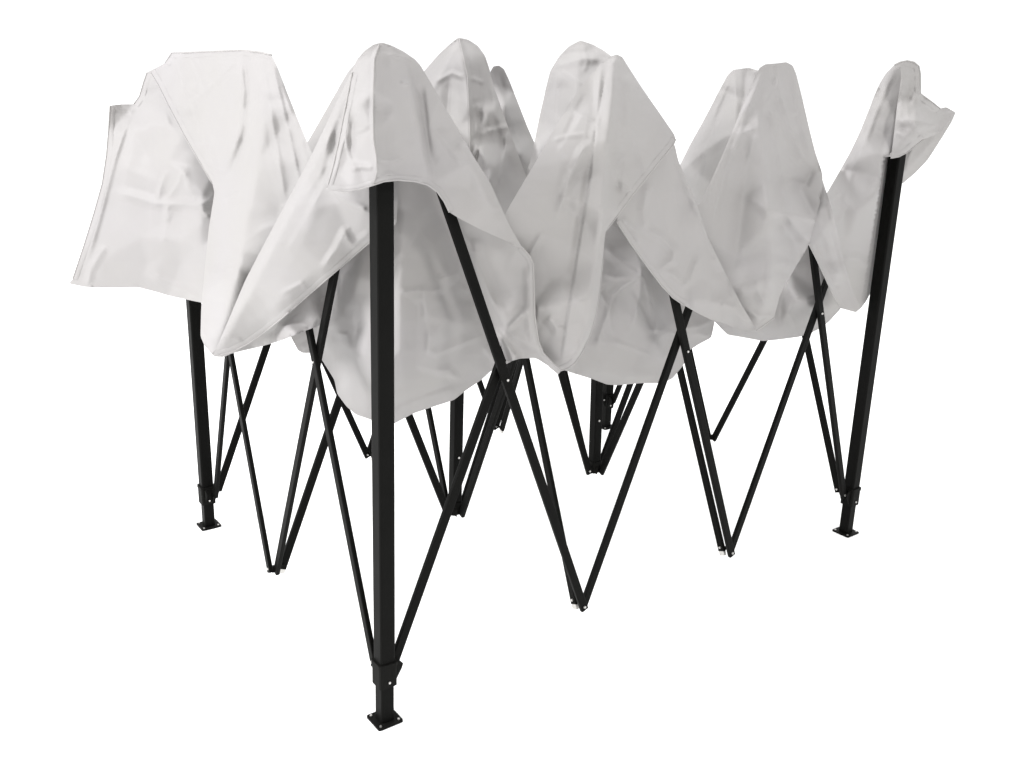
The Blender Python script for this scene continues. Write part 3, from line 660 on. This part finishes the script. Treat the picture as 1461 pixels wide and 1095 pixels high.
panel('corner_cap', [(1286, 110, 3.0), (1284, 92, 3.02), (1294, 87, 3.02), (1304, 89, 3.03), (1311, 95, 3.05), (1313, 106, 3.06), (1313, 134, 3.07), (1328, 145, 3.08), (1341, 155, 3.08), (1350, 153, 3.08), (1364, 161, 3.1), (1356, 173, 3.07), (1346, 184, 3.05), (1334, 193, 3.02), (1318, 199, 3.0), (1306, 208, 2.99), (1294, 218, 2.98), (1282, 224, 2.98), (1271, 226, 2.99), (1275, 195, 2.98), (1280, 150, 2.98)],
      [(1298, 120, 2.94), (1298, 160, 2.93), (1310, 180, 2.91), (1330, 165, 2.99), (1290, 200, 2.93), (1334, 180, 2.96), (1308, 196, 2.93)],
      [([(1289, 98), (1286, 140), (1282, 175)], .024, 5, 9, T_), ([(1292, 110), (1300, 107), (1308, 106)], .012, 5, 5, T_), ([(1298, 112), (1297, 140), (1300, 170)], -.016, 5, 7, R_), ([(1311, 100), (1310, 140), (1308, 168)], .02, 7, 6, T_),
       ([(1281, 176), (1296, 171), (1312, 174), (1326, 178), (1337, 177)], .030, 9, 9, T_), ([(1280, 182), (1296, 184), (1312, 192), (1334, 180)], -.025, 7, 8, T_), ([(1278, 188), (1298, 200), (1308, 204)], .025, 9, 9, T_), ([(1340, 158), (1334, 168), (1330, 182)], .02, 8, 8, T_),
       ([(1312, 196), (1322, 186), (1336, 178), (1345, 158)], .016, 4, 5, T_), ([(1316, 150), (1330, 160), (1342, 156)], .012, 5, 6, T_), ([(1340, 175), (1348, 165), (1360, 160)], .012, 4, 5, T_), ([(1306, 202), (1314, 200), (1326, 190)], .01, 3, 4, T_)],
      seed=20, wr=12, wamp=.006, absY=True, hems=[[(1271, 226), (1282, 224), (1294, 218), (1306, 208), (1318, 199)], [(1313, 134), (1328, 145), (1341, 155)], [(1276, 93), (1284, 89), (1294, 87), (1304, 89), (1311, 95), (1313, 106), (1313, 134)]])
panel('far_right_wing', [(1160, 230, 2.82), (1170, 246, 2.84), (1181, 280, 2.86), (1188, 303, 2.87), (1194, 326, 2.88), (1204, 374, 2.88), (1216, 412, 2.88), (1227, 441, 2.88), (1221, 446, 2.88), (1210, 443, 2.86), (1199, 440, 2.84), (1190, 424, 2.82), (1178, 398, 2.79), (1166, 372, 2.77), (1154, 348, 2.75), (1150, 300, 2.75)],
      [(1175, 330, 2.77), (1195, 390, 2.79)],
      [([(1181, 285), (1194, 340), (1206, 390), (1222, 438)], .014, 5, 8, T_), ([(1186, 404), (1194, 402), (1202, 404)], .009, 4, 4, T_), ([(1190, 414), (1200, 412)], .009, 4, 4, T_), ([(1178, 330), (1190, 370), (1198, 402)], .01, 10, 8, R_), ([(1184, 390), (1190, 396)], .008, 4, 4, T_)],
      seed=21, wr=5, wamp=.003, absY=True, hems=[[(1199, 440), (1190, 424), (1178, 398), (1166, 372), (1154, 348)]])
panel('far_right_peak', [(984, 300, -.06), (998, 292, -.03), (1018, 250, .0), (1040, 200, .02), (1060, 150, .03), (1078, 108, .03), (1084, 97, .03), (1092, 92, .03), (1106, 91, .04), (1122, 89, .03), (1131, 94, .01), (1136, 106, -.02), (1147, 150, -.05), (1155, 185, -.06), (1163, 217, -.07), (1174, 250, -.08), (1172, 280, -.04), (1162, 320, .0), (1154, 349, .03), (1146, 364, .04), (1137, 378, .05), (1128, 394, .07), (1118, 410, .09), (1112, 424, .11), (1108, 440, .12), (1104, 454, .13), (1092, 463, .14), (1079, 472, .14), (1062, 450, .10), (1030, 395, .03), (1006, 345, -.03)],
      [(1105, 130, .09), (1090, 200, .10), (1095, 300, .15), (1100, 400, .19), (1060, 280, .06), (1050, 370, .08), (1130, 200, .06), (1140, 270, .07), (1130, 340, .09), (1085, 440, .15)],
      [([(1092, 95), (1070, 140), (1045, 195), (1020, 255), (1004, 310)], .018, 5, 6, T_), ([(1086, 110), (1062, 170), (1036, 240), (1014, 330)], .014, 7, 6, T_), ([(1088, 146), (1096, 180), (1105, 230), (1115, 290)], -.030, 14, 9, R_),
       ([(1102, 145), (1112, 175), (1126, 220), (1142, 242)], .024, 9, 9, T_), ([(1106, 98), (1114, 140), (1130, 190), (1145, 225), (1162, 240)], .022, 9, 10, T_), ([(1130, 98), (1138, 140), (1148, 190), (1158, 232)], .014, 8, 8, R_), ([(1112, 135), (1122, 160), (1138, 164)], .010, 6, 6, T_),
       ([(1084, 160), (1092, 240), (1097, 320), (1101, 400), (1104, 450)], .050, 44, 24, T_), ([(1115, 250), (1120, 300), (1118, 330)], -.020, 10, 12, R_), ([(1162, 240), (1150, 262), (1120, 258)], -.012, 9, 8, T_), ([(1118, 300), (1135, 325), (1153, 347)], .015, 12, 10, T_),
       ([(1128, 342), (1126, 370), (1116, 410)], .016, 5, 6, T_), ([(1048, 418), (1065, 415), (1080, 412), (1100, 446)], .016, 13, 12, T_), ([(1065, 442), (1082, 452), (1102, 450)], .012, 8, 9, T_), ([(1104, 92), (1106, 110), (1102, 125)], -.012, 5, 5, T_),
       ([(1045, 220), (1060, 190), (1080, 182)], .010, 9, 12, T_)],
      seed=22, wr=14, wamp=.004, top_pt=(1110, 90), hems=[[(1079, 472), (1092, 463), (1104, 454)]])
panel('right_front_wing', [(940, 190, 2.52), (957, 196, 2.54), (963, 208, 2.56), (968, 230, 2.57), (983, 265, 2.58), (996, 297, 2.59), (1010, 339, 2.60), (1022, 364, 2.60), (1036, 392, 2.60), (1059, 437, 2.60), (1080, 471, 2.60), (1064, 474, 2.62), (1048, 468, 2.62), (1035, 462, 2.62), (1015, 457, 2.62), (995, 447, 2.60), (976, 436, 2.56), (960, 425, 2.53), (945, 409, 2.50), (931, 391, 2.48), (918, 373, 2.47), (898, 345, 2.45), (880, 317, 2.44), (890, 270, 2.46)],
      [(940, 270, 2.43), (960, 340, 2.42), (990, 400, 2.45), (1020, 430, 2.50), (930, 350, 2.42)],
      [([(962, 215), (980, 270), (1008, 335), (1050, 420), (1076, 465)], .016, 6, 12, T_), ([(925, 262), (918, 300), (922, 330)], .014, 12, 9, T_), ([(920, 325), (945, 340), (962, 358), (960, 372), (940, 385)], .014, 10, 10, T_),
       ([(940, 385), (958, 390), (975, 408), (985, 400), (1000, 360)], .010, 9, 10, T_), ([(962, 424), (990, 430), (1028, 434), (1055, 455), (1078, 470)], .034, 22, 12, T_), ([(886, 310), (905, 330), (912, 350)], .010, 6, 8, T_),
       ([(1028, 434), (1050, 440)], .01, 7, 7, T_), ([(990, 300), (1000, 360), (1020, 420)], .010, 18, 14, R_)],
      seed=16, wr=9, wamp=.004, absY=True, top_pt=(900, 60), hems=[[(880, 317), (898, 345), (918, 373), (931, 391), (945, 409), (960, 425), (976, 436)]])
panel('right_front_peak', [(718, 318, .0), (722, 303, .0), (740, 272, .0), (765, 230, .02), (790, 186, .03), (815, 145, .03), (838, 113, .03), (856, 92, .04), (868, 82, .04), (880, 78, .04), (888, 82, .04), (896, 95, .02), (916, 126, .0), (940, 160, -.02), (962, 192, -.04), (964, 199, -.04), (960, 208, .03), (940, 232, .08), (922, 255, .11), (903, 278, .13), (884, 304, .14), (864, 330, .15), (860, 370, .12), (856, 410, .13), (850, 450, .13), (842, 478, .13), (832, 500, .13), (820, 519, .13), (810, 526, .12), (800, 529, .10), (786, 521, .09), (774, 508, .06), (760, 490, .04), (756, 430, .0), (750, 370, -.02), (735, 340, -.02)],
      [(873, 110, .10), (862, 200, .15), (850, 300, .19), (825, 430, .22), (810, 500, .19), (820, 250, .12), (780, 300, .08), (785, 400, .08), (785, 470, .09), (900, 180, .09), (905, 240, .09), (880, 270, .12), (930, 200, .04)],
      [([(880, 84), (872, 150), (866, 220), (860, 300), (853, 370), (843, 440), (826, 500)], .060, 30, 46, T_), ([(866, 100), (850, 180), (840, 260), (828, 330), (812, 430), (799, 515)], -.010, 14, 3, T_),
       ([(858, 95), (855, 130), (852, 170), (846, 195), (844, 240)], .010, 9, 5, T_), ([(789, 200), (815, 193), (832, 192), (844, 198)], .012, 7, 5, T_), ([(790, 205), (800, 232), (790, 300), (765, 350)], .014, 12, 18, R_), ([(845, 200), (830, 216), (810, 260), (795, 310)], .010, 10, 12, T_),
       ([(818, 160), (840, 168), (850, 172)], .008, 6, 5, T_), ([(894, 92), (903, 140), (908, 180), (900, 215)], .026, 18, 16, R_), ([(882, 82), (886, 150), (880, 230), (874, 300)], -.022, 12, 12, R_),
       ([(873, 230), (885, 260), (905, 275)], .010, 10, 12, T_), ([(940, 175), (925, 205), (900, 230)], .008, 14, 16, T_), ([(866, 84), (874, 92), (882, 82)], .008, 3, 4, T_), ([(862, 360), (850, 420), (835, 490)], .012, 8, 5, R_),
       ([(775, 330), (758, 360), (752, 390)], .01, 8, 9, T_), ([(782, 452), (796, 470), (806, 468)], .009, 12, 9, T_), ([(830, 490), (820, 505), (815, 515)], .008, 4, 4, T_)],
      seed=17, wr=14, wamp=.004, top_pt=(873, 80), hems=[[(964, 199), (960, 208), (940, 232), (922, 255), (903, 278), (884, 304), (864, 330)], [(860, 370), (856, 410), (850, 450), (842, 478), (832, 500), (820, 519), (810, 526), (800, 529)]])
panel('near_left_wing', [(512, 88, 2.020), (500, 106, 2.040), (484, 138, 2.080), (466, 176, 2.112), (446, 218, 2.150), (425, 258, 2.178), (401, 303, 2.204), (376, 350, 2.240), (350, 400, 2.290), (328, 452, 2.340), (310, 494, 2.380), (304, 507, 2.400), (312, 508, 2.390), (330, 503, 2.380), (352, 492, 2.360), (378, 474, 2.330), (410, 448, 2.290), (445, 417, 2.230), (475, 391, 2.180), (505, 365, 2.120), (532, 342, 2.062), (566, 320, 1.999), (570, 240, 1.963), (540, 140, 1.970)],
      [(470, 200, 2.005), (430, 290, 2.078), (400, 350, 2.130), (360, 430, 2.250), (480, 290, 2.038), (460, 350, 2.100), (520, 300, 1.995)],
      [([(503, 114), (477, 170), (452, 222), (427, 275), (392, 343), (352, 425), (318, 490)], .034, 14, 52, R_), ([(498, 130), (478, 195), (462, 262)], -.02, 9, 9, R_),
       ([(470, 272), (490, 285), (512, 296), (532, 305)], .012, 5, 9, T_), ([(460, 385), (480, 355), (492, 330), (500, 350)], .012, 12, 9, T_), ([(485, 335), (505, 350), (530, 330)], .008, 8, 9, T_),
       ([(340, 480), (400, 430), (460, 380), (520, 332)], .010, 16, 10, R_), ([(318, 478), (330, 482), (345, 486)], .007, 6, 6, T_), ([(400, 420), (430, 405), (440, 415)], .006, 6, 6, T_), ([(450, 300), (430, 350), (400, 400)], -.010, 26, 20, R_)],
      wall=False, behind=('leg00',), behind_leg='near', seed=13, wr=9, wamp=.0035, absY=True, top_pt=(530, 70), hems=[[(312, 508), (330, 503), (352, 492), (378, 474), (410, 448), (445, 417), (475, 391), (505, 365), (532, 342)]])
panel('near_right_flap', [(636, 296, 2.06), (655, 305, 2.07), (690, 322, 2.10), (722, 338, 2.14), (744, 352, 2.18), (756, 366, 2.2), (761, 378, 2.21), (762, 410, 2.21), (763, 450, 2.22), (768, 486, 2.24), (775, 504, 2.25), (790, 520, 2.27), (801, 529, 2.28), (788, 526, 2.28), (764, 511, 2.26), (742, 512, 2.26), (728, 516, 2.26), (722, 515, 2.26), (714, 492, 2.24), (704, 467, 2.22), (697, 456, 2.21), (679, 395, 2.15), (663, 360, 2.12), (653, 338, 2.1), (645, 314, 2.08)],
      [(700, 370, 2.12), (730, 420, 2.16), (710, 440, 2.15), (740, 480, 2.2)],
      [([(676, 340), (680, 372), (700, 420), (722, 470)], .012, 9, 14, T_), ([(722, 470), (738, 455), (755, 440)], .012, 9, 9, T_), ([(715, 466), (740, 484), (772, 502)], .022, 9, 11, T_), ([(708, 470), (722, 492), (738, 512)], .016, 5, 7, T_),
       ([(754, 380), (755, 430), (757, 470), (768, 500)], .012, 10, 6, R_), ([(722, 495), (735, 510)], .01, 4, 5, T_), ([(660, 330), (680, 385), (700, 430), (715, 465)], .010, 8, 6, R_)],
      wall=False, behind=('bar0010',), seed=14, wr=6, wamp=.003, absY=True, hems=[[(744, 352), (756, 366), (761, 378), (762, 410), (763, 450), (768, 486), (775, 504), (790, 520), (801, 529)]])
panel('near_cap', [(501, 104, 2.03), (509, 86, 2.02), (520, 73, 2.0), (533, 64, 1.99), (545, 61, 1.985), (558, 65, 1.99), (576, 74, 2.0), (592, 85, 2.02), (600, 94, 2.04), (612, 114, 2.07), (630, 145, 2.10), (652, 182, 2.14), (676, 224, 2.18), (700, 262, 2.21), (716, 298, 2.23), (728, 324, 2.24), (746, 355, 2.24), (734, 352, 2.20), (722, 344, 2.17), (690, 330, 2.10), (655, 312, 2.03), (641, 303, 2.0), (634, 288, 1.99), (624, 274, 1.98), (610, 264, 1.96), (592, 259, 1.93), (568, 257, 1.915), (548, 259, 1.90), (530, 265, 1.90), (512, 271, 1.90), (492, 273, 1.905), (466, 270, 1.92), (474, 236, 1.95), (482, 200, 1.98), (490, 160, 2.0)],
      [(538, 80, 1.94), (534, 130, 1.915), (533, 190, 1.90), (536, 235, 1.89), (510, 150, 1.965), (505, 220, 1.935), (570, 120, 1.97), (572, 190, 1.965), (575, 235, 1.945), (640, 215, 2.04), (620, 160, 2.02), (670, 270, 2.10), (600, 130, 2.0), (690, 300, 2.13)],
      [([(541, 66), (534, 85), (533, 120), (532, 160), (533, 200), (537, 225), (538, 245), (533, 262)], .014, 5, 16, T_),
       ([(505, 115), (498, 160), (490, 200), (478, 250)], .012, 6, 10, T_), ([(500, 130), (504, 180), (500, 230)], -.008, 8, 8, R_), ([(492, 190), (498, 220), (501, 230)], .010, 4, 5, T_), ([(506, 195), (520, 190), (531, 182)], -.008, 5, 6, T_),
       ([(501, 242), (515, 238), (532, 240)], .008, 6, 9, T_), ([(536, 228), (560, 230), (575, 225)], .008, 5, 8, T_), ([(540, 255), (555, 248), (570, 252)], .007, 5, 5, T_),
       ([(577, 90), (590, 140), (604, 200), (616, 252)], .012, 22, 12, R_), ([(583, 92), (598, 150), (608, 210), (620, 262)], -.026, 30, 22, R_), ([(602, 100), (642, 172), (682, 250), (706, 312)], .024, 26, 26, R_), ([(600, 120), (606, 180), (612, 240)], -.008, 8, 8, R_),
       ([(560, 85), (562, 150), (560, 220)], -.012, 14, 18, R_), ([(540, 76), (560, 79), (590, 86)], .008, 4, 5, T_), ([(572, 118), (584, 121)], .004, 6, 6, T_)],
      seed=15, wr=12, wamp=.0035, absY=True, top_pt=(550, 60),
      hems=[[(503, 104), (492, 160), (484, 200), (476, 236), (467, 268)], [(466, 270), (492, 273), (512, 271), (530, 265), (548, 259), (568, 257), (592, 259), (610, 264), (624, 274), (634, 288), (641, 303)], [(541, 64), (534, 85), (533, 120), (532, 160), (533, 200), (537, 225), (538, 245), (533, 262)]])

def drape_cone(node, zt, zb, rad, seed):
    """cloth hanging in pleats over a far corner post"""
    rs = random.Random(seed); n, rows = 72, 18; b0 = len(VERTS); ph = [rs.uniform(0, 6.28) for _ in range(3)]
    for r_ in range(rows + 1):
        u = r_ / rows
        for k in range(n):
            an = 2 * math.pi * k / n
            pl = 1 + (.10 * math.sin(5 * an + ph[0]) + .07 * math.sin(9 * an + ph[1]) + .03 * math.sin(14 * an + ph[2])) * u
            R_r = (.034 + (rad - .034) * u ** .8) * pl * min(1, .35 + u * 9)
            VERTS.append(Vector((node.x + R_r * math.cos(an), node.y + R_r * math.sin(an), zt - (zt - zb) * u * (1 + .14 * math.sin(2 * an + ph[1]) * u))))
    for r_ in range(rows):
        for k in range(n):
            a = b0 + r_ * n + k; b_ = b0 + r_ * n + (k + 1) % n
            FACES.append([a, b_, b_ + n, a + n])
drape_cone(top[(3, 2)], top[(3, 2)].z + .02, .95, .17, 3)
me = bpy.data.meshes.new('canopy'); me.from_pydata([tuple(v) for v in VERTS], [], FACES); me.validate()
for p in me.polygons: p.use_smooth = True
canopy = link('canopy', me, M_CLOTH, root)
canopy.shadow_terminator_geometry_offset = .1

def tube(bm, pts, r, n=6):
    prev = None
    for i, p in enumerate(pts):
        d = (pts[min(i + 1, len(pts) - 1)] - pts[max(i - 1, 0)])
        x, y, z = frame_axes(d, Vector((.1, -1, .1)))
        ring = [bm.verts.new(p + (x * math.cos(2 * math.pi * k / n) + y * math.sin(2 * math.pi * k / n) * 1.0) * r) for k in range(n)]
        if prev:
            for k in range(n): bm.faces.new((prev[k], prev[(k + 1) % n], ring[(k + 1) % n], ring[k]))
        else: bm.faces.new(list(reversed(ring)))
        prev = ring
    bm.faces.new(prev)
for rows in BANDS:
    vs = [tuple(p) for r_ in rows for p in r_]; n = len(rows[0])
    fs = [(k * n + i, k * n + i + 1, (k + 1) * n + i + 1, (k + 1) * n + i) for k in range(len(rows) - 1) for i in range(n - 1)]
    hm_ = bpy.data.meshes.new('hem_band'); hm_.from_pydata(vs, [], fs)
    for p in hm_.polygons: p.use_smooth = True
    link('hem_band', hm_, M_CLOTH, canopy)
for h in HEMS:
    bm = bmesh.new(); tube(bm, h, .0021); fin('hem', bm, M_HEM, canopy, True)

# ---------------------------------------------------------------- ground
bm = bmesh.new()
vs = [bm.verts.new((x, y, 0)) for x, y in ((-120, -120), (120, -120), (120, 120), (-120, 120))]; bm.faces.new(vs)
mt, nt, b = new_mat('white_floor')
nn = N(nt, 'ShaderNodeTexNoise'); nn.inputs['Scale'].default_value = 2
cc = N(nt, 'ShaderNodeMixRGB'); cc.inputs[1].default_value = (.90, .90, .895, 1); cc.inputs[2].default_value = (.92, .92, .915, 1)
nt.links.new(nn.outputs['Fac'], cc.inputs[0]); nt.links.new(cc.outputs[0], b.inputs['Base Color'])
b.inputs['Roughness'].default_value = .9; b.inputs['Specular IOR Level'].default_value = .1
gr = fin('ground', bm, mt, None); gr['kind'] = 'structure'
gr['label'] = 'plain white ground under the gazebo'

# ---------------------------------------------------------------- light: a white surround, darker behind the camera, and soft lamps
W = bpy.data.worlds.new('World'); S.world = W; W.use_nodes = True
nt = W.node_tree; bg = nt.nodes['Background']
tc = N(nt, 'ShaderNodeTexCoord'); sp = N(nt, 'ShaderNodeSeparateXYZ'); nt.links.new(tc.outputs['Generated'], sp.inputs[0])
mr = N(nt, 'ShaderNodeMapRange', interpolation_type='SMOOTHSTEP'); mr.inputs['From Min'].default_value = -.5; mr.inputs['From Max'].default_value = .55
mr.inputs['To Min'].default_value = .12; mr.inputs['To Max'].default_value = 1.15
nt.links.new(sp.outputs['Y'], mr.inputs['Value'])
mz = N(nt, 'ShaderNodeMapRange', interpolation_type='SMOOTHSTEP'); mz.inputs['From Min'].default_value = .25; mz.inputs['From Max'].default_value = .85
mz.inputs['To Min'].default_value = 0; mz.inputs['To Max'].default_value = 1.6
nt.links.new(sp.outputs['Z'], mz.inputs['Value'])
ad = N(nt, 'ShaderNodeMath', operation='ADD'); nt.links.new(mr.outputs['Result'], ad.inputs[0]); nt.links.new(mz.outputs['Result'], ad.inputs[1])
nt.links.new(ad.outputs[0], bg.inputs['Strength'])
bg.inputs['Color'].default_value = (1, 1, 1, 1)

def area(name, loc, tgt, size, power, col=(1, 1, 1), sy=None):
    l = bpy.data.lights.new(name, 'AREA'); l.energy = power; l.size = size; l.color = col
    if sy: l.shape = 'RECTANGLE'; l.size_y = sy
    o = bpy.data.objects.new(name, l); COL.objects.link(o); o.location = loc
    o.rotation_euler = (Vector(tgt) - Vector(loc)).to_track_quat('-Z', 'Y').to_euler()
area('key_lamp', (-9.0, -1.2, 6.0), (0, 2.8, .8), 3.2, 1300, (.99, .985, 1))
area('fill_lamp', (5.0, -6.0, 6.5), (.3, 2.8, .9), 1.4, 330, (1, .985, .96))

S.view_settings.view_transform = 'Standard'; S.view_settings.look = 'None'
S.view_settings.exposure = 0; S.view_settings.gamma = 1; S.view_settings.use_curve_mapping = False
S.cycles.max_bounces = 6; S.cycles.diffuse_bounces = 4
